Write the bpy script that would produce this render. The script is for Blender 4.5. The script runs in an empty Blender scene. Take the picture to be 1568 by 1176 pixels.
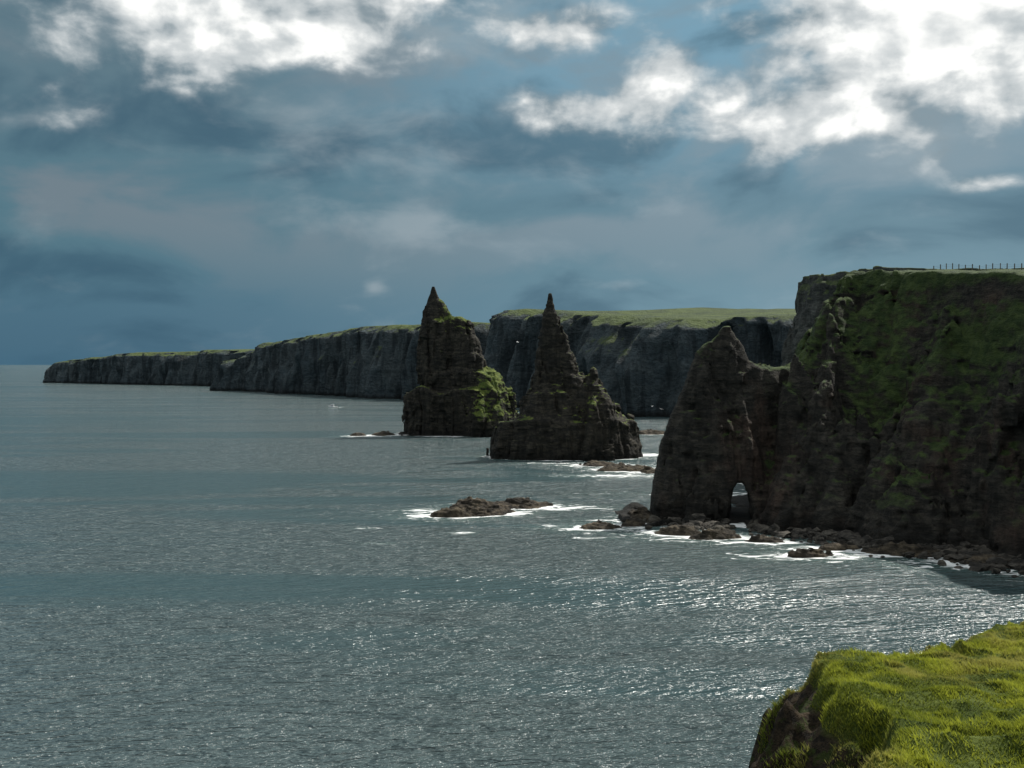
import bpy, math, time
import numpy as np
from mathutils import Vector
T0=time.time()
rng=np.random.default_rng(7)
scene=bpy.context.scene
SUN_AZ=math.radians(50); SUN_EL=math.radians(51)

# ---------------------------------------------------------------- numpy noise
def _h(i,j,k,s):
    n=(i.astype(np.uint32)*np.uint32(374761393)+j.astype(np.uint32)*np.uint32(668265263)+k.astype(np.uint32)*np.uint32(2147483647-1013)+np.uint32(s*1274126177 & 0xffffffff))
    n=(n^(n>>np.uint32(13)))*np.uint32(1274126177)
    n=n^(n>>np.uint32(16))
    n=(n*np.uint32(2246822519)); n=n^(n>>np.uint32(15))
    return n.astype(np.float32)*np.float32(2.0/4294967295.0)-np.float32(1)
def vn(x,y,z,s=0):
    x,y,z=np.broadcast_arrays(np.float32(x),np.float32(y),np.float32(z))
    xi=np.floor(x);yi=np.floor(y);zi=np.floor(z)
    fx=x-xi;fy=y-yi;fz=z-zi
    xi=xi.astype(np.int32);yi=yi.astype(np.int32);zi=zi.astype(np.int32)
    fx=fx*fx*(3-2*fx);fy=fy*fy*(3-2*fy);fz=fz*fz*(3-2*fz)
    r=0
    for a in (0,1):
        wx=fx if a else 1-fx
        for b in (0,1):
            wy=fy if b else 1-fy
            for c in (0,1):
                wz=fz if c else 1-fz
                r=r+_h(xi+a,yi+b,zi+c,s)*wx*wy*wz
    return r
def fbm(x,y,z,o=3,s=0,g=.5):
    r=0;a=1;t=0
    for i in range(o):
        f=2.03**i
        r=r+a*vn(x*f+i*17.3,y*f-i*9.1,z*f+i*3.7,s+i); t+=a; a*=g
    return r/t
def smooth(a,b,x):
    t=np.clip((x-a)/(b-a),0,1); return t*t*(3-2*t)
def terrace(z,step,sharp=.55,mixf=.85,off=0.0):
    s=(z+off)/step; f=np.floor(s)
    return (1-mixf)*z+mixf*((f+smooth(sharp,1,s-f))*step-off+step*.22)
def cell(u,v,w,s):
    return _h(np.floor(u).astype(np.int32),np.floor(v).astype(np.int32),np.floor(w).astype(np.int32),s)

def rock_noise(x,y,z,k=1.0):
    u=x*.83+y*.56; v=-x*.56+y*.83
    u=u+vn(x/7,y/7,z/11,92)*1.3; v=v+vn(x/7,y/7,z/11,93)*1.3
    zz=z+0.05*x-0.03*y+vn(x/45,y/45,0,91)*1.5
    big=vn(u/19,v/19,z/40,1)*4.2
    g=1-np.abs(vn(u/8.5,v/8.5,z/70,2))*2.2
    g2=1-np.abs(vn(u/3.6,v/3.6,z/34,3))*2.0
    cr=np.exp(-(vn(u/6.0,v/6.0,z/50,9)/.10)**2)*2.4+np.exp(-(vn(u/2.7,v/2.7,z/18,10)/.12)**2)*1.2
    st=vn(x/30,y/30,zz/1.9,4)*.3+vn(x/6,y/6,zz/.8,5)*.35
    c0=cell(u/4.6,v/4.6+.31*np.floor(u/4.6),zz/11+cell(u/4.6,v/4.6,0*u,77)*.5,14)*1.15
    cb=cell(u/2.4,v/2.4+.37*np.floor(u/2.4),zz/4.2,12)*.75
    cb2=cell(u/1.4,v/1.4,zz/1.6,13)*.35
    bl=vn(u/2.3,v/2.3,zz/2.4,6)*.8+vn(x/1.1,y/1.1,zz/.9,7)*.45
    return (big+g*2.6+g2*1.5+cr+st+bl+c0+cb+cb2-2.9)*k

# ---------------------------------------------------------------- mesh helpers
def mesh_obj(name,V,F,mat,smooth_sh=True,attrs=None):
    me=bpy.data.meshes.new(name)
    V=np.asarray(V,dtype=np.float32);F=np.asarray(F,dtype=np.int32)
    n=F.shape[1]
    me.vertices.add(len(V)); me.vertices.foreach_set('co',V.ravel())
    me.loops.add(F.size); me.loops.foreach_set('vertex_index',F.ravel())
    me.polygons.add(len(F)); me.polygons.foreach_set('loop_start',np.arange(0,F.size,n,dtype=np.int32))
    me.polygons.foreach_set('use_smooth',np.full(len(F),smooth_sh))
    me.update(calc_edges=True)
    if attrs:
        for k,v in attrs.items():
            a=me.attributes.new(k,'FLOAT','POINT'); a.data.foreach_set('value',np.asarray(v,dtype=np.float32))
    me.materials.append(mat)
    ob=bpy.data.objects.new(name,me); scene.collection.objects.link(ob)
    return ob
def surface_nets(Fd,org,h):
    S=Fd<0
    nx,ny,nz=Fd.shape
    cnt=np.zeros((nx-1,ny-1,nz-1),np.int8)
    for a in (0,1):
        for b in (0,1):
            for c in (0,1):
                cnt+=S[a:nx-1+a,b:ny-1+b,c:nz-1+c]
    idx=np.argwhere((cnt>0)&(cnt<8))
    i,j,k=idx.T
    C={}
    for a in (0,1):
        for b in (0,1):
            for c in (0,1):
                C[a,b,c]=Fd[i+a,j+b,k+c]
    acc=np.zeros((len(idx),3));w=np.zeros(len(idx))
    for p in list(C):
        for ax in range(3):
            if p[ax]==0:
                q=list(p);q[ax]=1;q=tuple(q)
                A=C[p];B=C[q];m=(A<0)!=(B<0)
                t=np.where(m,A/np.where(m,A-B,1),0)
                for d in range(3):
                    acc[:,d]+=np.where(m,p[d]+(t if d==ax else 0),0)
                w+=m
    V=(idx+acc/w[:,None])*h+np.array(org)
    vid=np.full((nx-1,ny-1,nz-1),-1,np.int32); vid[i,j,k]=np.arange(len(idx))
    Q=[]
    for ax in range(3):
        sl0=[slice(0,n) for n in Fd.shape];sl1=[slice(0,n) for n in Fd.shape]
        sl0[ax]=slice(0,Fd.shape[ax]-1);sl1[ax]=slice(1,Fd.shape[ax])
        A=S[tuple(sl0)];B=S[tuple(sl1)]
        e=np.argwhere(A!=B)
        b,c=[(1,2),(2,0),(0,1)][ax]
        ok=(e[:,b]>0)&(e[:,c]>0)&(e[:,b]<Fd.shape[b]-1)&(e[:,c]<Fd.shape[c]-1)
        e=e[ok]; ins=A[e[:,0],e[:,1],e[:,2]]
        def cel(db,dc):
            q=e.copy(); q[:,b]+=db;q[:,c]+=dc
            return vid[q[:,0],q[:,1],q[:,2]]
        q=np.stack([cel(-1,-1),cel(0,-1),cel(0,0),cel(-1,0)],1)
        q[~ins]=q[~ins][:,::-1]
        Q.append(q)
    return V,np.concatenate(Q)
def grid(x0,x1,y0,y1,z0,z1,h):
    return (np.arange(x0,x1,h,dtype=np.float32),np.arange(y0,y1,h,dtype=np.float32),np.arange(z0,z1,h,dtype=np.float32))
def add_noise_band(Fd,x,y,z,k,band=7.0,wt=None):
    i,j,l=np.nonzero(np.abs(Fd)<band)
    n=rock_noise(x[i],y[j],z[l],1.0)
    kk=k if wt is None else k*wt[i,j,l]
    Fd[i,j,l]+=n*kk
    return Fd
def poly_sd(px,py,P):
    P=np.array(P,float);d=np.full(px.shape,1e9);ins=np.zeros(px.shape,bool)
    for a in range(len(P)):
        ax,ay=P[a];bx,by=P[(a+1)%len(P)]
        ex,ey=bx-ax,by-ay
        t=np.clip(((px-ax)*ex+(py-ay)*ey)/(ex*ex+ey*ey),0,1)
        d=np.minimum(d,np.hypot(px-ax-t*ex,py-ay-t*ey))
        c=((ay>py)!=(by>py))
        with np.errstate(all='ignore'):
            xi=ax+(py-ay)*ex/(ey if ey!=0 else 1e-9)
        ins^=c&(px<xi)
    return np.where(ins,-d,d)
def spur_h(px,py,P,fall):
    r=np.full(px.shape,-50.0)
    for a in range(len(P)-1):
        ax,ay,ah=P[a];bx,by,bh=P[a+1]
        ex,ey=bx-ax,by-ay
        t=np.clip(((px-ax)*ex+(py-ay)*ey)/(ex*ex+ey*ey),0,1)
        d=np.hypot(px-ax-t*ex,py-ay-t*ey)
        r=np.maximum(r,ah+(bh-ah)*t-fall*d)
    return r
def smin(a,b,k):
    h=np.clip(.5+.5*(b-a)/k,0,1)
    return b*(1-h)+a*h-k*h*(1-h)

# ---------------------------------------------------------------- node helper
class NT:
    def __init__(s,tree): s.t=tree; s.n=tree.nodes; s.l=tree.links
    def node(s,typ,**kw):
        nd=s.n.new(typ)
        for k,v in kw.items(): setattr(nd,k,v)
        return nd
    def put(s,inp,v):
        if v is None: return
        if isinstance(v,bpy.types.NodeSocket): s.l.new(v,inp)
        else:
            if isinstance(v,(tuple,list)) and inp.type=='RGBA' and len(v)==3: v=tuple(v)+(1,)
            inp.default_value=v
    def m(s,op,a,b=None,c=None,clamp=False):
        nd=s.node('ShaderNodeMath',operation=op); nd.use_clamp=clamp
        s.put(nd.inputs[0],a); s.put(nd.inputs[1],b); s.put(nd.inputs[2],c)
        return nd.outputs[0]
    def mix(s,f,a,b,blend='MIX'):
        nd=s.node('ShaderNodeMix',data_type='RGBA',blend_type=blend)
        s.put(nd.inputs[0],f); s.put(nd.inputs[6],a); s.put(nd.inputs[7],b)
        return nd.outputs[2]
    def ss(s,x,a,b,o0=0.0,o1=1.0):
        nd=s.node('ShaderNodeMapRange',interpolation_type='SMOOTHSTEP')
        s.put(nd.inputs[0],x); nd.inputs[1].default_value=a; nd.inputs[2].default_value=b
        nd.inputs[3].default_value=o0; nd.inputs[4].default_value=o1
        return nd.outputs[0]
    def noise(s,vec,scale,detail=4,rough=.5,dist=0.0,dim='3D'):
        nd=s.node('ShaderNodeTexNoise',noise_dimensions=dim); s.put(nd.inputs['Vector'],vec)
        nd.inputs['Scale'].default_value=scale; nd.inputs['Detail'].default_value=detail
        nd.inputs['Roughness'].default_value=rough; nd.inputs['Distortion'].default_value=dist
        return nd.outputs[0]
    def vscale(s,vec,sc,off=(0,0,0)):
        nd=s.node('ShaderNodeMapping'); s.put(nd.inputs[0],vec)
        nd.inputs['Scale'].default_value=sc; nd.inputs['Location'].default_value=off
        return nd.outputs[0]
    def xyz(s,vec):
        nd=s.node('ShaderNodeSeparateXYZ'); s.put(nd.inputs[0],vec); return nd.outputs
    def comb(s,x,y,z):
        nd=s.node('ShaderNodeCombineXYZ'); s.put(nd.inputs[0],x);s.put(nd.inputs[1],y);s.put(nd.inputs[2],z); return nd.outputs[0]
    def bump(s,h,strength,dist,normal=None):
        nd=s.node('ShaderNodeBump'); s.put(nd.inputs['Height'],h); s.put(nd.inputs['Strength'],strength)
        s.put(nd.inputs['Distance'],dist)
        if normal is not None: s.put(nd.inputs['Normal'],normal)
        return nd.outputs[0]
def new_mat(name):
    m=bpy.data.materials.new(name); m.use_nodes=True
    t=NT(m.node_tree); b=m.node_tree.nodes['Principled BSDF']
    return m,t,b

def rock_material(name,c_dark,c_mid,c_warm,grass_a,grass_b,gthr,bumpd=.5,wet=True,gz=(3,12),sc=1.0,strata=1.0,gw=.12,veg=False,vk=.55,gsc=.5):
    m,t,b=new_mat(name)
    geo=t.node('ShaderNodeNewGeometry'); P=geo.outputs['Position']; N=geo.outputs['Normal']
    z=t.xyz(P)[2]; nz=t.xyz(N)[2]
    strat=t.noise(t.vscale(P,(.26*sc,.26*sc,strata*sc)),1,5,.62,.3)
    fine=t.noise(t.vscale(P,(.9*sc,.9*sc,1.3*sc)),1,6,.68)
    vert=t.noise(t.vscale(P,(.40*sc,.40*sc,.06*sc)),1,5,.62,.3)
    patch=t.noise(P,.06*sc,3,.6)
    col=t.mix(t.ss(strat,.38,.64),c_dark,c_mid)
    col=t.mix(t.ss(patch,.5,.66,0,.75),col,c_warm)
    dk=tuple(v*.35 for v in c_dark)
    col=t.mix(t.ss(fine,.3,.65,.6,0),col,dk)
    col=t.mix(t.ss(vert,.40,.56,vk,0),col,dk)
    gm=t.m('ADD',nz,t.m('MULTIPLY',t.m('SUBTRACT',fine,.5),.8))
    gm=t.m('ADD',gm,t.m('MULTIPLY',t.m('SUBTRACT',patch,.5),.9))
    if veg:
        va=t.node('ShaderNodeAttribute',attribute_name='veg').outputs['Fac']
        gm=t.m('ADD',gm,va)
    gmask=t.ss(gm,gthr-gw,gthr+gw)
    gmask=t.m('MULTIPLY',gmask,t.ss(z,gz[0],gz[1]))
    gc=t.mix(t.ss(t.noise(P,gsc*sc,4,.6),.35,.65),grass_a,grass_b)
    col=t.mix(gmask,col,gc)
    if wet:
        col=t.mix(t.ss(t.m('ADD',z,t.m('MULTIPLY',vert,4)),2.5,7.5,.8,0),col,(.008,.008,.007))
    t.put(b.inputs['Base Color'],col)
    b.inputs['Roughness'].default_value=.85
    b.inputs['Specular IOR Level'].default_value=.25
    hh=t.m('ADD',t.m('MULTIPLY',strat,.8),t.m('ADD',t.m('MULTIPLY',fine,1.2),t.m('MULTIPLY',vert,1.2)))
    t.put(b.inputs['Normal'],t.bump(hh,.9,bumpd*1.6))
    return m
M_rock=rock_material('cliff_rock',(.029,.028,.025),(.072,.064,.052),(.090,.058,.044),(.026,.046,.014),(.060,.088,.026),.66,veg=True,gw=.24)
M_back_hazed=rock_material('back_rock_hazed',(.066,.072,.068),(.112,.118,.108),(.10,.105,.092),(.050,.070,.035),(.09,.115,.045),.92,veg=True,gw=.2)  # cliff rock paled for the rear headland: distance haze painted into its colour
M_stack=rock_material('stack_rock',(.024,.023,.020),(.072,.063,.047),(.060,.052,.038),(.05,.078,.016),(.14,.17,.036),.94,veg=True)
M_far_hazed=rock_material('distant_rock_hazed',(.072,.098,.112),(.108,.134,.143),(.10,.120,.124),(.060,.085,.040),(.10,.135,.045),.74,bumpd=3.5,gz=(22,44),sc=.30,strata=.4,vk=.8,gsc=.12)  # aerial haze is baked in as bluish, low-contrast rock and grass colours
M_skerry=rock_material('skerry_rock',(.034,.029,.023),(.14,.112,.078),(.10,.08,.05),(.04,.04,.02),(.05,.05,.02),3.0,wet=False)
M_boulder=rock_material('boulder_rock',(.030,.028,.025),(.15,.135,.115),(.10,.09,.07),(.04,.04,.02),(.05,.05,.02),3.0,wet=False,vk=.2)

# ---------------------------------------------------------------- headland
def build_headland():
    h=.5
    x,y,z=grid(24,172,128,336,-2.5,65,h)
    X,Y=np.meshgrid(x,y,indexing='ij')
    toe=[(58,226),(62,217),(67,211),(74,207),(84,196),(94,184),(103,168),(116,146),(150,128),(300,100),(300,420),(104,420),(95,350),(80,320),(74,302),(77,286),(87,274),(84,262),(76,252),(66,238)]
    D2=poly_sd(X,Y,toe).astype(np.float32)
    D2+=vn(X/24,Y/24,0*X,31)*3.5*(X>60)
    ribl=(1-2*np.abs(vn((X-Y)/13,(X+Y)/30,0*X,33)))*3.0*(Y<232)*(X>60)
    D2-=ribl
    front=[(50,222),(62,215),(74,205),(94,184),(118,146)]
    df=poly_sd(X,Y,front+[(400,0),(400,500),(40,500)]).astype(np.float32)*-1
    base=np.interp(X,[60,72,84,94,106,400],[14,9,10,24,42,58]).astype(np.float32)
    ztop=57.3-.095*np.clip(240-Y,0,60)+vn(X/30,Y/30,0*X,8)*.5+vn(X/6,Y/6,0*X,18)*.35
    ztop=np.where(Y>275,61.5+vn(X/25,Y/25,0*X,8)*.5,ztop)
    slope=base+1.12*np.maximum(df,0)
    slope=np.where(Y>268,100,slope)
    a=(X+Y*.75)
    rib=(1-2*np.abs(vn(a/12.0,(Y-X)/110,0*X,55)))*8+(1-2*np.abs(vn(a/5.2,(Y-X)/60,0*X,56)))*3.2+vn(X/4,Y/4,0*X,57)*1.5
    slope=slope+rib
    sp=spur_h(X,Y,[(99,224,58),(93,210,47),(85,203,33),(79,200,20),(75,198,3)],1.9)
    sp=np.maximum(sp,spur_h(X,Y,[(112,200,56),(104,184,36),(97,178,20),(93,176,2)],2.1))
    sp=np.maximum(sp,spur_h(X,Y,[(80,240,57),(73,228,38),(67,216,26),(64,211,15),(61,208,2)],1.9))
    sp=np.maximum(sp,spur_h(X,Y,[(90,222,44),(83,211,27),(80,206,18)],2.2))
    sp=np.minimum(sp+vn(X/4,Y/4,0*X,58)*2,ztop)
    zt=np.minimum(ztop,slope)
    Z=z[None,None,:]
    zq=terrace(np.maximum(Z,0)+vn(X/12,Y/12,0*X,17)[:,:,None]*2,7.5,.7,.6)
    lat=D2[:,:,None]+0.20*np.maximum(zq,0)
    topd=(Z-zt[:,:,None])*.62
    Fd=np.maximum(lat,topd)
    Fd=smin(Fd,((Z-sp[:,:,None])*.46).astype(np.float32),1.0)
    xs=[26,31,32.0,34.0,36.0,39.0,41.2,43.6,46.0,48.3,50,51.5,53.3,54.8,57,60,64,67.5,70,72.5,75.5,78.5,82,90]
    hs=[-14,-4,6,17,23,29.0,35,39.0,40.8,43.5,43.6,41.5,39.6,36.0,34.6,34.0,34.4,34.6,39,45,50.5,55,57,57]
    hx=np.interp(x,xs,hs).astype(np.float32)
    yc=np.interp(x,[26,50,66,82],[226,229,236,243]).astype(np.float32)
    up=np.clip((hx[:,None]-z[None,:])/35,0,2)
    hw=np.where(z[None,:]<hx[:,None],1.2+7.0*up**.85,(hx[:,None]-z[None,:])*.45)
    ridge=np.abs(Y-yc[:,None])[:,:,None]-hw[:,None,:]
    ridge=np.maximum(ridge,(31-X)[:,:,None]+0*Z)
    Fd=smin(Fd,ridge.astype(np.float32),2.0)
    D2b=np.minimum(D2,(np.hypot(np.maximum(np.abs(X-44)-14,0),Y-226)-7))
    pw=5+5*smooth(66,90,X)
    plat=np.maximum((D2b-pw-vn(X/6,Y/6,0*X,12)*5-vn(X/2.3,Y/2.3,0*X,14)*2)[:,:,None],Z-(.5+vn(X/5,Y/5,0*X,13)*1.2+vn(X/1.6,Y/1.6,0*X,15)*.5)[:,:,None])
    flatw=1-.9*smooth(.8,-1.0,lat-topd)*smooth(-2,2,(np.maximum(slope,sp+1)-ztop)[:,:,None]+0*Z)
    nr=smooth(3,-3,hx[:,None]-z[None,:]-6)
    flatw=flatw*(1-.6*(nr[:,None,:]*(X<70)[:,:,None]))
    flatw=flatw*(1-.35*(Y>262))[:,:,None]
    Fd=add_noise_band(Fd,x,y,z,.60,9.0,flatw.astype(np.float32))
    Fd=np.maximum(Fd,(Z-ztop[:,:,None]-.35).astype(np.float32))
    Fd=np.minimum(Fd,plat.astype(np.float32))
    ca=51.6
    ax_=(X-(ca+(Y-225)*.236))
    aw=np.interp(z,[-3,0,3,6,8.4,9.2],[2.9,2.7,2.5,2.0,.8,-.6]).astype(np.float32)
    arch=np.abs(ax_)[:,:,None]-aw[None,None,:]-np.clip((Y-232)*.12,0,4)[:,:,None]+vn(X[:,:,None]/2.1,Y[:,:,None]/2.1,Z/2.3,44)*.7
    arch=np.maximum(arch,np.maximum(z[None,None,:]-9.2,.4-z[None,None,:]))
    arch=np.maximum(arch,(np.abs(Y-240)-34)[:,:,None])
    Fd=np.maximum(Fd,-arch)
    for a in (0,-1):
        Fd[a,:,:]=1;Fd[:,a,:]=1
    V,F=surface_nets(Fd.astype(np.float32),(x[0],y[0],z[0]),h)
    vx,vy,vz=V.T
    veg=.55*smooth(50,55,vz)
    gul=np.exp(-(((vx-82)+(vy-222)*.7)/10)**2)*smooth(14,28,vz)*.36
    veg=veg+gul+.34*vn(vx/12,vy/12,vz/10,81)+.05
    veg=veg-.22*(vx<58)
    ob=mesh_obj('headland_cliff',V,F,M_rock,True,{'veg':veg})
    ob.data.materials.append(M_back_hazed)
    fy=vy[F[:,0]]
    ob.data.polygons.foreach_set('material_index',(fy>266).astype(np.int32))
    return ob
hl=build_headland()
print('headland',time.time()-T0,len(hl.data.vertices))

# ---------------------------------------------------------------- sea stacks
def build_stack(name,prof,yc,ratio,ext,extra=None,k=.45,h=.42,seed=0,vegf=None,pe=1.05):
    x,y,z=grid(*ext,h)
    X,Y=np.meshgrid(x,y,indexing='ij')
    pz=[p[0] for p in prof][::-1];pl=[p[1] for p in prof][::-1];pr=[p[2] for p in prof][::-1]
    top=prof[0][0]
    Z3=z[None,None,:]+vn(X/9,Y/9,0*X,seed+5)[:,:,None]*3.0
    amt=np.interp(z,[0,top*.75,top],[.8,.75,.1])[None,None,:]
    zq=.65*terrace(Z3,8.5,.7,.9,1.5)+.35*terrace(Z3,2.9,.6,.9)
    zq=z*(1-amt)+zq*amt
    l=np.interp(zq,pz,pl).astype(np.float32);r=np.interp(zq,pz,pr).astype(np.float32)
    c=(l+r)/2;rx=np.maximum((r-l)/2,.4);ry=np.maximum(rx*ratio,.5)
    p=3.6
    q=(np.abs((X[:,:,None]-c)/rx)**p+np.abs((Y[:,:,None]-yc)/ry)**p)**(1/p)
    Fd=((q-1)*np.minimum(rx,ry)).astype(np.float32)
    Fd=np.where(z[None,None,:]>top,np.maximum(Fd,(z-top)[None,None,:]),Fd)
    if extra is not None: Fd=extra(Fd,X,Y,z)
    wt=np.broadcast_to(np.interp(z,[0,top*.5,top*.82,top*.95,top],[1.2,1.15,.7,.25,.12]).astype(np.float32)[None,None,:],Fd.shape)
    Fd=add_noise_band(Fd.astype(np.float32),x+seed,y,z,k,7,wt)
    edge=q[:,:,int(2.5/h)]
    plat=np.maximum(((edge-pe)*20+vn(X/5,Y/5,0*X,12)*3)[:,:,None],z[None,None,:]-(.3+vn(X/4,Y/4,0*X,13)*.9)[:,:,None])
    Fd=np.minimum(Fd,plat)
    V,F=surface_nets(Fd.astype(np.float32),(x[0],y[0],z[0]),h)
    return mesh_obj(name,V,F,M_stack,True,{'veg':vegf(*V.T)})
s1=[(74,-40.4,-38.8),(67,-42.4,-35.6),(60.4,-43.8,-31.2),(54,-44.2,-23.8),(49,-44.4,-21.0),(41,-44.8,-17.8),(34,-45,-15.5),(31.5,-45.3,-11),(26,-45.5,-5),(21,-45.8,-1.5),(19.5,-53.0,-1),(8,-54,-1),(0,-54.5,-3),(-4,-54.5,-3)]
def ex1(Fd,X,Y,z):
    rr=np.interp(z,[0,10,20,27,31,33,38],[14.5,14,10.5,6.5,3,0,-5])
    d=np.hypot((X+13.3),(Y-497)*.8)[:,:,None]-rr
    return smin(Fd,d.astype(np.float32),1.5)
def veg1(x,y,z):
    return .68*smooth(-22,-14,x)*smooth(5,10,z)*smooth(38,32,z)+.40*smooth(-41,-34,x)*smooth(48,54,z)+.22*vn(x/7,y/7,z/6,82)
build_stack('sea_stack',s1,500,.58,(-70,14,470,530,-2.5,76.5),ex1,.42,vegf=veg1)
s2=[(62,13.8,15.0),(57,13.3,16.0),(53,12.4,17.2),(50,11.9,18.4),(44.3,10.4,20.2),(37,9.2,22.2),(31.5,8.2,24.8),(24.7,6.8,30.5),(18.5,4.6,36.5),(14,1.8,40.5),(12,-2,42.5),(7,-4,43.5),(0,-4.8,44.5),(-4,-4.8,44.5)]
def ex2(Fd,X,Y,z):
    rr=np.interp(z,[0,20,25,29,31,34.5,40],[9,7,4.5,3.0,2.2,.5,-4])
    d=np.hypot(X-31.2,(Y-374)*.8)[:,:,None]-rr
    return smin(Fd,d.astype(np.float32),1.0)
def veg2(x,y,z):
    return .34*smooth(22,30,x)*smooth(14,20,z)+.25*vn(x/6,y/6,z/5,83)+.02
build_stack('sea_stack',s2,378,.58,(-22,62,350,408,-2.5,64.5),ex2,.38,seed=100,vegf=veg2)
print('stacks',time.time()-T0)

# ---------------------------------------------------------------- skerries
def build_skerry(name,spots,ext,h=.3):
    x,y,z=grid(*ext,h)
    X,Y=np.meshgrid(x,y,indexing='ij')
    Hh=np.full(X.shape,-3.0)
    for cx,cy,rx,ry,hh,rot in spots:
        u=(X-cx)*math.cos(rot)+(Y-cy)*math.sin(rot);v=-(X-cx)*math.sin(rot)+(Y-cy)*math.cos(rot)
        q=(u/rx)**2+(v/ry)**2
        Hh=np.maximum(Hh,hh*(1.15-q*1.1))
    Hh=Hh+fbm(X/4,Y/2.4,0*X,4,77)*1.7
    st=Hh+.12*X; step=.55
    Hh=(np.floor(st/step)+smooth(.55,1,(st/step)%1))*step-.12*X
    Fd=(z[None,None,:]-Hh[:,:,None]).astype(np.float32)*.6
    i,j,l=np.nonzero(np.abs(Fd)<1.5)
    Fd[i,j,l]+=vn(x[i]/1.4,y[j]/1.0,z[l]/.5,5)*.25+vn(x[i]/.6,y[j]/.6,z[l]/.3,6)*.14
    V,F=surface_nets(Fd,(x[0],y[0],z[0]),h)
    ok=V[:,2]>-1.0
    F=F[ok[F].all(1)]
    return mesh_obj(name,V,F,M_skerry)
SK=[[(-8,234,9,5,2.6,.15),(1,244,9,4,1.9,.2),(-14,229,5,2.6,1.7,.1)],
    [(18,212,4.5,2.2,1.5,.2),(29,224,4,5,1.9,.3),(35,205,5,2.4,1.5,-.1),(26,216,3,2,1.4,.1),(41,200,5,1.6,1.1,.1)],
    [(38,330,9,6,1.5,.1),(48,322,7,4,1.3,0),(30,345,8,4,1.2,.1)],
    [(-64,492,6,5,1.6,.1),(-75,488,4,3,1.0,0),(52,385,5,5,1.5,0),(70,500,9,5,1.8,.1)],
    [(54,181,4,1.5,.9,.1),(62,188,5,1.6,1.0,.1),(72,183,7,2.4,1.3,-.3),(84,174,8,3,1.4,-.5),(50,196,4,1.4,.9,0),(92,166,6,3,1.3,-.7),(78,190,6,3,1.5,-.5)]]
build_skerry('skerry_rock',SK[0],(-28,18,220,258,-1.5,5))
build_skerry('skerry_rock',SK[1],(8,52,192,236,-1.5,4))
build_skerry('skerry_rock',SK[2],(14,64,306,360,-1.5,4),.4)
build_skerry('skerry_rock',SK[3],(-84,84,470,510,-1.5,4),.5)
build_skerry('skerry_rock',SK[4],(44,102,156,202,-1.5,3.5),.3)

# ---------------------------------------------------------------- boulders
def ico():
    import bmesh
    bm=bmesh.new(); bmesh.ops.create_icosphere(bm,subdivisions=2,radius=1)
    V=np.array([v.co[:] for v in bm.verts]);F=np.array([[v.index for v in f.verts] for f in bm.faces]);bm.free();return V,F
IV,IF=ico()
path=np.array([(33,218),(46,213),(56,212),(64,204),(72,196),(80,187),(88,176),(96,163),(105,150)],float)
Vs=[];Fs=[];o=0
for b in range(2600):
    t=rng.random()**.75*(len(path)-1.001);i=int(t);f=t-i
    p=path[i]*(1-f)+path[i+1]*f
    off=rng.normal(0,3.6+.3*i,2)
    s=min(.25+rng.exponential(.44),2.6)
    v=IV*np.array([s*rng.uniform(.7,1.6),s*rng.uniform(.7,1.3),s*rng.uniform(.35,.8)])
    for q in range(5):
        nrm=rng.normal(size=3);nrm/=np.linalg.norm(nrm)
        dd=v@nrm-s*.5; v=v-np.outer(np.maximum(dd,0),nrm)
    v=v*(1+.2*vn(IV[:,0]*1.7+b,IV[:,1]*1.7,IV[:,2]*1.7,b)[:,None])
    a=rng.random()*6.28;c_,s_=math.cos(a),math.sin(a)
    v=v@np.array([[c_,s_,0],[-s_,c_,0],[.2,.0,1]])
    v+=np.array([p[0]+off[0],p[1]+off[1],rng.uniform(-.3,.8)])
    if abs(p[0]+off[0]-(51.6+(p[1]+off[1]-225)*.236))<2.2: continue
    Vs.append(v);Fs.append(IF+o);o+=len(v)
mesh_obj('boulders',np.concatenate(Vs),np.concatenate(Fs),M_boulder,False)

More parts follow.
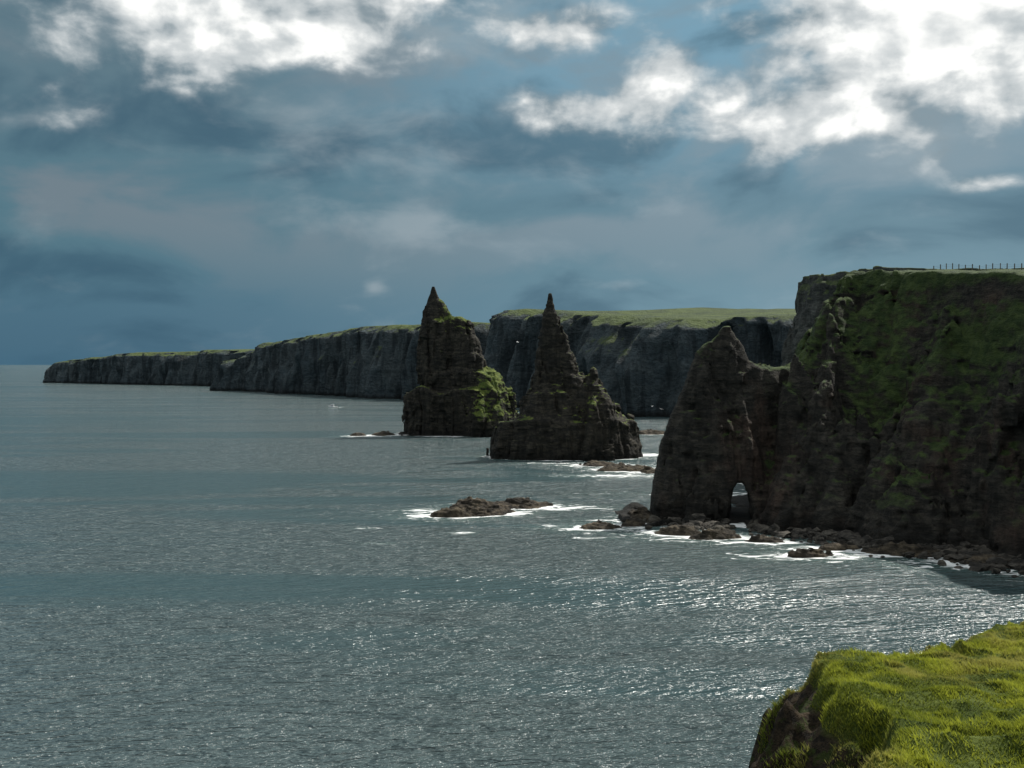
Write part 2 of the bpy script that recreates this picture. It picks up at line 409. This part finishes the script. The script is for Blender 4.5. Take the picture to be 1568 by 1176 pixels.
# ---------------------------------------------------------------- distant cliffs
def build_far():
    K=[(120,330,58,2),(160,390,60,4),(215,460,62,5),(222,560,63,10),(190,622,64,14),(168,640,65,15),(130,655,66,15),(96,675,67,15),(72,712,70,14),(48,760,73,12),(22,815,78,9),(-8,868,83,4),(4,905,81,3),(8,945,77,4),(-20,968,76,4),(-53,962,75,4),(-90,990,74,5),(-140,1048,76,3),(-180,1098,77,2),(-196,1118,75,2),(-232,1160,70,4),(-283,1220,66,5),(-312,1268,64,3),(-345,1300,61,2),(-378,1322,40,2),(-372,1360,44,4),(-352,1440,52,4),(-380,1520,56,6),(-424,1560,57,6),(-520,1640,57,5),(-610,1705,56,3),(-703,1760,54,2),(-740,1792,50,2),(-800,1840,47,2),(-862,1892,42,1),(-880,1905,38,1),(-885,1960,40,1),(-860,2060,42,2),(-700,2300,45,2)]
    K=np.array(K,float)
    seg=np.r_[0,np.cumsum(np.hypot(*np.diff(K[:,:2],axis=0).T))]
    S=np.arange(0,seg[-1],1.7)
    bx=np.interp(S,seg,K[:,0]);by=np.interp(S,seg,K[:,1]);rim=np.interp(S,seg,K[:,2]);rise=np.interp(S,seg,K[:,3])
    D=np.array([.77,.64])
    nrow=50
    tz=np.r_[-.05,np.linspace(0,1,nrow)]
    rows=[]
    rimn=rim+vn(S/60,0*S,0*S,3)*1.2+vn(S/14,0*S,0*S,6)*.7
    for t in tz:
        zz=t*rimn
        inset=(14*max(t,0)**1.3)+6*max(0,(t-.9)/.1)
        x=bx+D[0]*inset;y=by+D[1]*inset
        n=(vn(x/75,y/75,zz/200,21)*19+(1-2*np.abs(vn(x/28,y/28,zz/160,22)))*12+(1-2*np.abs(vn(x/11,y/11,zz/90,23)))*8+vn(x/5,y/5,zz/22,24)*3.5+vn(x/40,y/40,zz/5,25)*.8)
        n=n*(1-.3*smooth(.93,1,t))
        x=x-D[0]*n;y=y-D[1]*n
        rows.append(np.stack([x,y,zz],1))
    last=rows[-1]
    lx,ly=last[:,0],last[:,1]
    for d in np.r_[3,8,16,28,45,70,100,140,190,260,350,500]:
        x=lx+D[0]*d;y=ly+D[1]*d
        w_=min(1,d/60)
        z=rimn+rise*smooth(0,260,d)+(1.0*min(d/8,1))+vn(x/90,y/90,0*x,27)*1.5*w_
        rows.append(np.stack([x,y,z],1))
    G=np.stack(rows,1)
    n,mr=G.shape[:2]
    id_=np.arange(n*mr).reshape(n,mr)
    F=np.stack([id_[:-1,:-1],id_[:-1,1:],id_[1:,1:],id_[1:,:-1]],-1).reshape(-1,4)
    return mesh_obj('distant_cliffs',G.reshape(-1,3),F,M_far_hazed)
build_far()
print('far',time.time()-T0)

# ---------------------------------------------------------------- foreground clifftop
edge_poly=[(-60,-2),(-25,1.0),(-6,2.2),(0,3.5),(2.6,7),(4.2,11),(5.4,15),(6.1,17.8),(7.0,20.5),(9.4,22.6),(13.5,26.6),(17,29.5),(30,32),(60,40),(110,62),(140,100),(150,140),(400,140),(400,-200),(-60,-200)]
def land_z(x,y):
    z=33.3-.27*np.minimum(y,12)-.135*np.clip(y-12,0,30)
    z=z+np.clip(y-42,0,200)*.2+np.clip(x-16,0,200)*.03
    z=z+vn(x/5,y/5,0*x,61)*.16*smooth(2,8,np.hypot(x,y))
    tz=np.abs(vn(x/1.1,y/1.1,0*x,62))*.34+np.abs(vn(x/.5,y/.5,0*x,66))*.20
    return z-tz+.12
def land_full(x,y):
    d=poly_sd(x,y,edge_poly)+vn(x/2.2,y/2.2,0*x,63)*.8+vn(x/.6,y/.6,0*x,64)*.28
    z=land_z(x,y)
    dp=np.maximum(d,0)
    drop=dp*.75+np.maximum(dp-.9,0)*.9+np.maximum(dp-2.0,0)*2.8
    rough=np.clip(dp*.9,0,1)
    z=z-.45*smooth(-.25,.15,d)-drop+rough*(fbm(x/.8,y/.8,z/.6,4,65)*1.5)
    return np.maximum(z,-2),d
def nonuni(a,b,c,d,h0,g,g_hi=None):
    mid=list(np.arange(b,c,h0));lo=[];v=b;h=h0
    while v>a: h*=g;v-=h;lo.append(v)
    hi=[];v=mid[-1];h=h0
    while v<d: h*=(g_hi or g);v+=h;hi.append(v)
    return np.array(lo[::-1]+mid+hi)
gx=nonuni(-50,-1,18,170,.07,1.06);gy=nonuni(-60,9,31,139,.07,1.06)
GX,GY=np.meshgrid(gx,gy,indexing='ij')
GZ,GD=land_full(GX,GY)
ids=np.arange(GX.size).reshape(GX.shape)
F=np.stack([ids[:-1,:-1],ids[1:,:-1],ids[1:,1:],ids[:-1,1:]],-1).reshape(-1,4)
m,t,b=new_mat('clifftop_ground')
geo=t.node('ShaderNodeNewGeometry');P=geo.outputs['Position'];at=t.node('ShaderNodeAttribute',attribute_name='edge')
n1=t.noise(P,1.2,5,.6);n2=t.noise(P,6,6,.65)
gr=t.mix(t.ss(n1,.35,.65),(.055,.08,.014),(.12,.15,.03)); gr=t.mix(t.ss(n2,.5,.75,0,.6),gr,(.04,.045,.012))
soil=t.mix(t.ss(n2,.35,.65),(.012,.010,.008),(.060,.044,.028)); soil=t.mix(t.ss(t.noise(P,2.3,5,.65),.52,.60,0,.9),soil,(.035,.05,.012))
t.put(b.inputs['Base Color'],t.mix(t.ss(t.m('ADD',at.outputs['Fac'],t.m('MULTIPLY',t.m('SUBTRACT',n1,.5),.8)),-.05,.25),gr,soil))
b.inputs['Roughness'].default_value=.9
b.inputs['Specular IOR Level'].default_value=.15
t.put(b.inputs['Normal'],t.bump(n2,1.0,.2))
mesh_obj('clifftop_ground',np.stack([GX,GY,GZ],-1).reshape(-1,3),F,m,True,{'edge':GD.ravel()})
def blades(n,x0,x1,y0,y1):
    x=rng.uniform(x0,x1,n);y=rng.uniform(y0,y1,n)
    z,d=land_full(x,y)
    cl=fbm(x/.5,y/.5,0*x,2,78)
    dens=np.where(d<.10,np.where(cl>-.2,1,.3),np.where(d<2.4,.6*(vn(x/.8,y/.8,0*x,71)>.25),0))
    keep=(rng.random(n)<dens)&(x/np.maximum(y,.1)<.62)
    return x[keep],y[keep],z[keep],d[keep]
x,y,z,d=blades(850000,1.5,18,9,31)
n=len(x)
tus=fbm(x/.55,y/.55,0*x,2,73)
hgt=(.035+.045*rng.random(n))*(1+1.2*np.clip(tus,-.6,1))*np.where(d>.1,1.4,1)
ang=rng.uniform(0,6.283,n);wd=rng.uniform(.006,.013,n)*(1+y/40)
lean=rng.uniform(.2,1.3,n);la=rng.normal(3.6,1.1,n)
bx_=np.cos(ang)*wd;by_=np.sin(ang)*wd
V=np.empty((n,3,3))
V[:,0]=np.stack([x-bx_,y-by_,z-.02],1);V[:,1]=np.stack([x+bx_,y+by_,z-.02],1)
V[:,2]=np.stack([x+np.cos(la)*lean*hgt,y+np.sin(la)*lean*hgt,z+hgt],1)
tint=np.repeat(np.clip(rng.random(n)*.45+.55*np.clip(.5+1.3*tus+.6*fbm(x/2.5,y/2.5,0*x,2,79),0,1),0,1)*np.where(d>.2,.4,1),3)
dry=np.repeat(np.clip(.50+.9*fbm(x/1.6,y/1.6,0*x,3,75)+.25*(rng.random(n)-.5)+np.where(d>-.2,.15,0),0,1),3)
m,t,b=new_mat('grass_blade')
a1=t.node('ShaderNodeAttribute',attribute_name='tint').outputs['Fac'];a2=t.node('ShaderNodeAttribute',attribute_name='dry').outputs['Fac']
c=t.mix(a1,(.050,.085,.014),(.43,.46,.050)); c=t.mix(t.ss(a2,.55,.95,0,.65),c,(.36,.32,.10))
b.inputs['Roughness'].default_value=.6
t.put(b.inputs['Base Color'],c)
tr=t.node('ShaderNodeBsdfTranslucent');t.put(tr.inputs[0],c)
mx=t.node('ShaderNodeMixShader');mx.inputs[0].default_value=.42
t.l.new(b.outputs[0],mx.inputs[1]);t.l.new(tr.outputs[0],mx.inputs[2])
t.l.new(mx.outputs[0],m.node_tree.nodes['Material Output'].inputs[0])
mesh_obj('grass',V.reshape(-1,3),np.arange(n*3).reshape(-1,3),m,False,{'tint':tint,'dry':dry})
print('grass',n,time.time()-T0)

# ---------------------------------------------------------------- sea
sx=nonuni(-40000,-110,128,40000,1.2,1.25);sy=nonuni(-3000,150,545,60000,1.2,1.25)
SX,SY=np.meshgrid(sx,sy,indexing='ij')
shore=np.full(SX.shape,1e3)
sd_h=poly_sd(SX,SY,[(31,222),(33,232),(50,236),(62,236),(74,250),(84,262),(86,274),(76,286),(72,300),(77,318),(300,330),(300,100),(150,128),(116,146),(103,166),(94,182),(84,194),(74,204),(66,208),(60,214),(50,220)])-6
shore=np.minimum(shore,sd_h*1.2)
shore=np.minimum(shore,(np.hypot((SX+28)/30,(SY-500)/18)-1)*18)
shore=np.minimum(shore,(np.hypot((SX-20)/28,(SY-378)/17)-1)*17)
for grp in SK:
    for cx,cy,rx,ry,hh,rot in grp:
        shore=np.minimum(shore,(np.hypot((SX-cx)/rx,(SY-cy)/ry)-1)*min(rx,ry)*.8)
foam=np.exp(-np.maximum(shore,0)/3.6)
for cx,cy,rx,ry,am in [(-18,230,9,5,1.0),(-20,238,10,5,.8),(12,243,16,7,.9),(-10,206,3.5,2.2,1.0),(-26,194,4,1.2,.8),(17,200,6,1.6,.9),(-31,212,4,1.2,.85),(33,312,22,7,.9),(40,338,22,12,.8),(-70,484,16,7,.9),(38,196,8,2.5,.85),(74,176,12,3,.8),(-142,808,7,5,1.0),(-385,1300,25,12,.9),(-410,1330,30,12,.8),(30,268,22,12,.4),(60,262,14,16,.9),(52,192,10,4,.65),(16,352,26,5,.65),(-30,478,26,5,.6),(20,222,14,6,.6)]:
    foam=np.maximum(foam,am*np.exp(-((SX-cx)/rx)**2-((SY-cy)/ry)**2))
ids=np.arange(SX.size).reshape(SX.shape)
SF=np.stack([ids[:-1,:-1],ids[1:,:-1],ids[1:,1:],ids[:-1,1:]],-1).reshape(-1,4)
m,t,b=new_mat('sea_water')
geo=t.node('ShaderNodeNewGeometry');P=geo.outputs['Position']
rot=t.node('ShaderNodeMapping');t.put(rot.inputs[0],P);rot.inputs['Rotation'].default_value=(0,0,math.radians(-14));R_=rot.outputs[0]
big=t.noise(t.vscale(P,(.0045,.024,0)),1,4,.6,.5,dim='2D')
w1=t.noise(t.vscale(R_,(.05,.22,0)),1,3,.55,.3,dim='2D')
w2=t.noise(t.vscale(R_,(.24,.80,0)),1,3,.6,.2,dim='2D')
w3=t.noise(t.vscale(R_,(1.2,2.6,0)),1,2,.6,dim='2D')
hgt_=t.m('ADD',t.m('MULTIPLY',w1,3.4),t.m('ADD',t.m('MULTIPLY',w2,2.5),t.m('MULTIPLY',w3,.40)))
st=t.ss(big,.38,.60,.5,1.0)
nrm=t.bump(hgt_,st,1.0)
fo=t.node('ShaderNodeAttribute',attribute_name='foam').outputs['Fac']
fn=t.noise(t.vscale(P,(.20,.5,0)),1,7,.72,.6,dim='2D')
fm=t.ss(t.m('ADD',t.m('MULTIPLY',fo,.44),t.m('MULTIPLY',t.m('SUBTRACT',fn,.5),1.2)),.29,.42)
fm=t.m('MAXIMUM',fm,t.m('MULTIPLY',t.ss(fn,.73,.78),.6))
colr=t.mix(t.ss(big,.38,.62),(.036,.070,.076),(.082,.116,.120))
colr=t.mix(t.ss(fo,.05,.8,0,.7),colr,(.08,.14,.13))
t.put(b.inputs['Base Color'],colr)
b.inputs['Roughness'].default_value=.19;b.inputs['IOR'].default_value=1.333
t.put(b.inputs['Normal'],nrm)
fb=t.node('ShaderNodeBsdfDiffuse');fb.inputs[0].default_value=(.8,.82,.82,1)
mx=t.node('ShaderNodeMixShader');t.put(mx.inputs[0],fm)
t.l.new(b.outputs[0],mx.inputs[1]);t.l.new(fb.outputs[0],mx.inputs[2])
t.l.new(mx.outputs[0],m.node_tree.nodes['Material Output'].inputs[0])
mesh_obj('sea',np.stack([SX,SY,0*SX],-1).reshape(-1,3),SF,m,True,{'foam':foam.ravel()})

# ---------------------------------------------------------------- fence
def simple_mat(name,col,rough=.6):
    m,t,b=new_mat(name)
    P=t.node('ShaderNodeNewGeometry').outputs['Position']
    n=t.noise(P,9,5,.6)
    t.put(b.inputs['Base Color'],t.mix(n,tuple(c*.75 for c in col),tuple(min(1,c*1.2) for c in col)))
    b.inputs['Roughness'].default_value=rough
    return m
M_wood=simple_mat('weathered_wood',(.12,.10,.08),.85)
def box(V,F,c,s,rz=0):
    o=len(V);cz,sz=math.cos(rz),math.sin(rz)
    for dz in (-1,1):
        for dx,dy in ((-1,-1),(1,-1),(1,1),(-1,1)):
            ax,ay=dx*s[0]/2,dy*s[1]/2
            V.append((c[0]+ax*cz-ay*sz,c[1]+ax*sz+ay*cz,c[2]+dz*s[2]/2))
    for f in ((0,3,2,1),(4,5,6,7),(0,1,5,4),(1,2,6,5),(2,3,7,6),(3,0,4,7)): F.append(tuple(o+i for i in f))
bpy.context.view_layer.update()
def drop(x,y):
    ok,loc,nn,fi=hl.ray_cast(Vector((x,y,90)),Vector((0,0,-1)))
    return loc.z if ok else 56
V=[];F=[];prev=None
fp=[(96,227),(100.5,218),(104.5,210),(108.5,202),(115,194),(123,186)]
seg=np.r_[0,np.cumsum([math.dist(fp[i],fp[i+1]) for i in range(len(fp)-1)])]
for s in np.arange(0,seg[-1],1.7):
    x=np.interp(s,seg,[p[0] for p in fp])+rng.normal(0,.05);y=np.interp(s,seg,[p[1] for p in fp])
    zz=drop(x,y)
    hh=1.3+rng.uniform(-.1,.12)
    box(V,F,(x,y,zz+hh/2-.15),(.15,.15,hh+.3),rng.random())
    if prev is not None:
        for wz in (.35,.7,1.05):
            a=Vector((prev[0],prev[1],prev[2]+wz));b_=Vector((x,y,zz+wz));o=len(V)
            for q in (a,b_):
                V+= [(q.x,q.y,q.z-.012),(q.x,q.y,q.z+.012)]
            F.append((o,o+2,o+3,o+1))
    prev=(x,y,zz)
mesh_obj('fence',V,F,M_wood,False)

# ---------------------------------------------------------------- boat
M_white=simple_mat('boat_white_paint',(.75,.76,.76),.35);M_dark=simple_mat('boat_window_glass',(.02,.03,.04),.2)
root=bpy.data.objects.new('boat',None);scene.collection.objects.link(root);root.location=(-144,800,0);root.rotation_euler=(0,0,math.radians(165))
V=[];F=[];N=9
for i in range(N):
    u=i/(N-1);L=-4+8*u
    w=1.35*(1-max(0,(u-.45)/.55)**2.2)+.02;zk=-.4+.5*max(0,u-.6);zt=1.0+.7*u*u
    V+=[(L,-w,zt),(L,-w*.8,zk+.45),(L,0,zk),(L,w*.8,zk+.45),(L,w,zt),(L,0,zt-.12)]
for i in range(N-1):
    for k in range(6):
        a=i*6+k;b2=i*6+(k+1)%6
        F.append((a,b2,b2+6,a+6))
me=mesh_obj('hull',V,F,M_white,False);me.parent=root
V=[];F=[];box(V,F,(.4,0,1.75),(2.4,1.7,1.5));box(V,F,(.3,0,2.56),(2.8,1.9,.12));box(V,F,(-.3,0,3.2),(.07,.07,1.3))
o=mesh_obj('wheelhouse',V,F,M_white,False);o.parent=root
V=[];F=[];box(V,F,(.4,0,2.05),(2.46,1.5,.5));box(V,F,(.4,0,2.05),(1.9,1.76,.5))
o=mesh_obj('windows',V,F,M_dark,False);o.parent=root

# ---------------------------------------------------------------- seagulls
M_gull=simple_mat('gull_feathers',(.7,.7,.7),.6)
def gull(loc,rz,s=1.0,fl=.3):
    V=[];F=[]
    for i,(L,r) in enumerate([(-.28,.01),(-.15,.05),(0,.075),(.14,.06),(.2,.04),(.26,.045),(.31,.01)]):
        for k in range(6):
            a=k*math.pi/3;V.append((L,math.cos(a)*r,math.sin(a)*r))
    for i in range(6):
        for k in range(6): F.append((i*6+k,i*6+(k+1)%6,(i+1)*6+(k+1)%6,(i+1)*6+k))
    for sd in (-1,1):
        o=len(V)
        for yy,xf,xb,zz in ((.04,.1,-.1,.03),(.3,.14,-.05,.03+fl*.3),(.62,.02,-.06,.03+fl*.22)):
            V+=[(xf,sd*yy,zz),(xb,sd*yy,zz)]
        F+=[(o,o+2,o+3,o+1),(o+2,o+4,o+5,o+3)]
    o=mesh_obj('seagull',V,F,M_gull,False);o.location=loc;o.rotation_euler=(.2,0,rz);o.scale=(s,)*3
gull((2,360,43),.5,1.6);gull((50,355,20),2.2,1.6,.6);gull((60,400,17),1.2,1.5)

# ---------------------------------------------------------------- sun
sv=Vector((math.sin(SUN_AZ)*math.cos(SUN_EL),math.cos(SUN_AZ)*math.cos(SUN_EL),math.sin(SUN_EL)))
L=bpy.data.lights.new('sun','SUN');L.energy=4.8;L.angle=math.radians(.5);L.color=(1,.96,.88)
so=bpy.data.objects.new('sun',L);so.rotation_euler=sv.to_track_quat('Z','Y').to_euler();scene.collection.objects.link(so);so.location=(60,40,120)

# ---------------------------------------------------------------- sky
w=bpy.data.worlds.new('World');scene.world=w;w.use_nodes=True
t=NT(w.node_tree);bg=w.node_tree.nodes['Background']
sky=t.node('ShaderNodeTexSky');sky.sky_type='NISHITA';sky.sun_disc=False;sky.sun_elevation=SUN_EL;sky.sun_rotation=SUN_AZ
tc=t.node('ShaderNodeTexCoord');G=tc.outputs['Generated']
gx_,gy_,gz_=t.xyz(G)
az=t.m('MULTIPLY',t.m('ARCTAN2',gx_,gy_),57.2958)
el=t.m('MULTIPLY',t.m('ARCSINE',gz_),57.2958)
A=t.comb(t.m('MULTIPLY',az,.1),t.m('MULTIPLY',el,.1),0.0)
STR=.1
def C(r,g,b_,k=1.0): 
    f=lambda v:((v/255+.055)/1.055)**2.4 if v>10 else v/255/12.92
    return (f(r)*k/STR,f(g)*k/STR,f(b_)*k/STR)
azm=t.ss(az,-26,24)
low=t.mix(azm,C(60,102,126),C(112,148,166))
mid=t.mix(azm,C(80,116,130),C(102,134,149))
high=t.mix(t.ss(az,-20,10),C(94,120,131),C(120,160,180))
veil=t.mix(t.ss(el,1.5,8),low,mid); veil=t.mix(t.ss(el,8,17),veil,high)
base=t.mix(.94,sky.outputs[0],veil)
band=t.noise(t.vscale(A,(.75,1.7,1),(3.1,.4,0)),1.0,6,.50,.3,dim='2D')
greyc=t.mix(azm,C(116,131,141),C(134,155,167))
c=t.mix(t.m('MULTIPLY',t.ss(band,.48,.66,0,.9),t.ss(el,2,9)),base,greyc)
c=t.mix(t.ss(band,.50,.32,0,.7),c,t.mix(azm,C(58,90,110),C(82,112,129)))
def blob(a0,e0,sa,se,amp):
    dx=t.m('MULTIPLY_ADD',az,1/sa,-a0/sa);dy=t.m('MULTIPLY_ADD',el,1/se,-e0/se)
    q=t.m('MULTIPLY_ADD',dx,dx,t.m('MULTIPLY',dy,dy))
    return t.m('MULTIPLY',t.m('POWER',.36788,q),amp)
def sumb(lst):
    r=None
    for b_ in lst:
        v=blob(*b_); r=v if r is None else t.m('ADD',r,v)
    return r
soft=sumb([(-6,7.9,5.5,1.2,.80),(-1.5,10.5,8,2.0,.30),(6.2,4.5,2.0,.6,.40),(-7.8,4.4,.6,.4,.6),(-8,13.0,9,2.2,.45),(16,11.3,8,1.5,.40),(-3,19.5,5,2.5,.60)])
n0=t.noise(t.vscale(A,(2.3,3.6,1),(4.3,1.1,0)),1.0,8,.52,.1,dim='2D')
n1=t.noise(t.vscale(A,(2.3,3.6,1),(4.3-.16,1.1-.34,0)),1.0,3,.5,.1,dim='2D')
sn=t.noise(t.vscale(A,(1.7,3.6,1),(1.7,5.2,0)),1.0,6,.54,.2,dim='2D')
sd=t.ss(t.m('MULTIPLY_ADD',t.m('SUBTRACT',sn,.5),1.7,soft),.10,1.0,0,.72)
c=t.mix(sd,c,t.mix(azm,C(148,161,168),C(165,181,190)))
cum=sumb([(-17,18.0,8.8,2.8,1.3),(-14,23.5,16,3.2,1.2),(-9,19,4,2.2,.5),(2.2,18.6,4.8,1.2,.72),(4.0,14.3,3.4,1.5,.88),(8.2,15.6,2.4,2.2,.85),(14,13.0,5.6,1.6,.92),(22.5,16.2,6.8,4.2,1.5),(24,21,8,4,1.3),(25.5,9.3,1.6,.5,.42),(-24.8,13.2,2.3,1.2,.55),(13,18.5,1.6,1.2,.35)])
over=t.m('MULTIPLY',t.ss(el,21,30),1.05)
back=t.m('MULTIPLY',t.ss(t.m('ABSOLUTE',az),34,60),t.ss(el,6,22,0,.6))
cum=t.m('ADD',cum,t.m('MAXIMUM',over,back))
dens=t.m('MULTIPLY_ADD',t.m('SUBTRACT',n0,.5),1.9,cum)
al=t.m('MULTIPLY',t.ss(dens,.14,.95),t.ss(cum,.05,.35))
lit=t.m('ADD',t.m('MULTIPLY',t.m('SUBTRACT',n0,n1),1.35),t.m('MULTIPLY',t.m('MINIMUM',dens,1.6),.46))
ccol=t.mix(t.ss(lit,0,.48),C(138,153,161),C(203,209,211)); ccol=t.mix(t.ss(lit,.40,.92),ccol,C(255,255,252,1.12))
c=t.mix(al,c,ccol)
c=t.mix(t.ss(el,-3,0),C(60,85,95),c)
t.put(bg.inputs[0],c);bg.inputs[1].default_value=STR

# ---------------------------------------------------------------- camera
cam=bpy.data.cameras.new('camera');co=bpy.data.objects.new('camera',cam);scene.collection.objects.link(co)
cam.lens=35;cam.sensor_width=36;cam.clip_start=.1;cam.clip_end=100000
co.location=(0,0,35);co.rotation_euler=(math.radians(90-1.13),0,0)
scene.camera=co
scene.view_settings.view_transform='Standard';scene.view_settings.look='None';scene.view_settings.exposure=0
print('done',time.time()-T0)
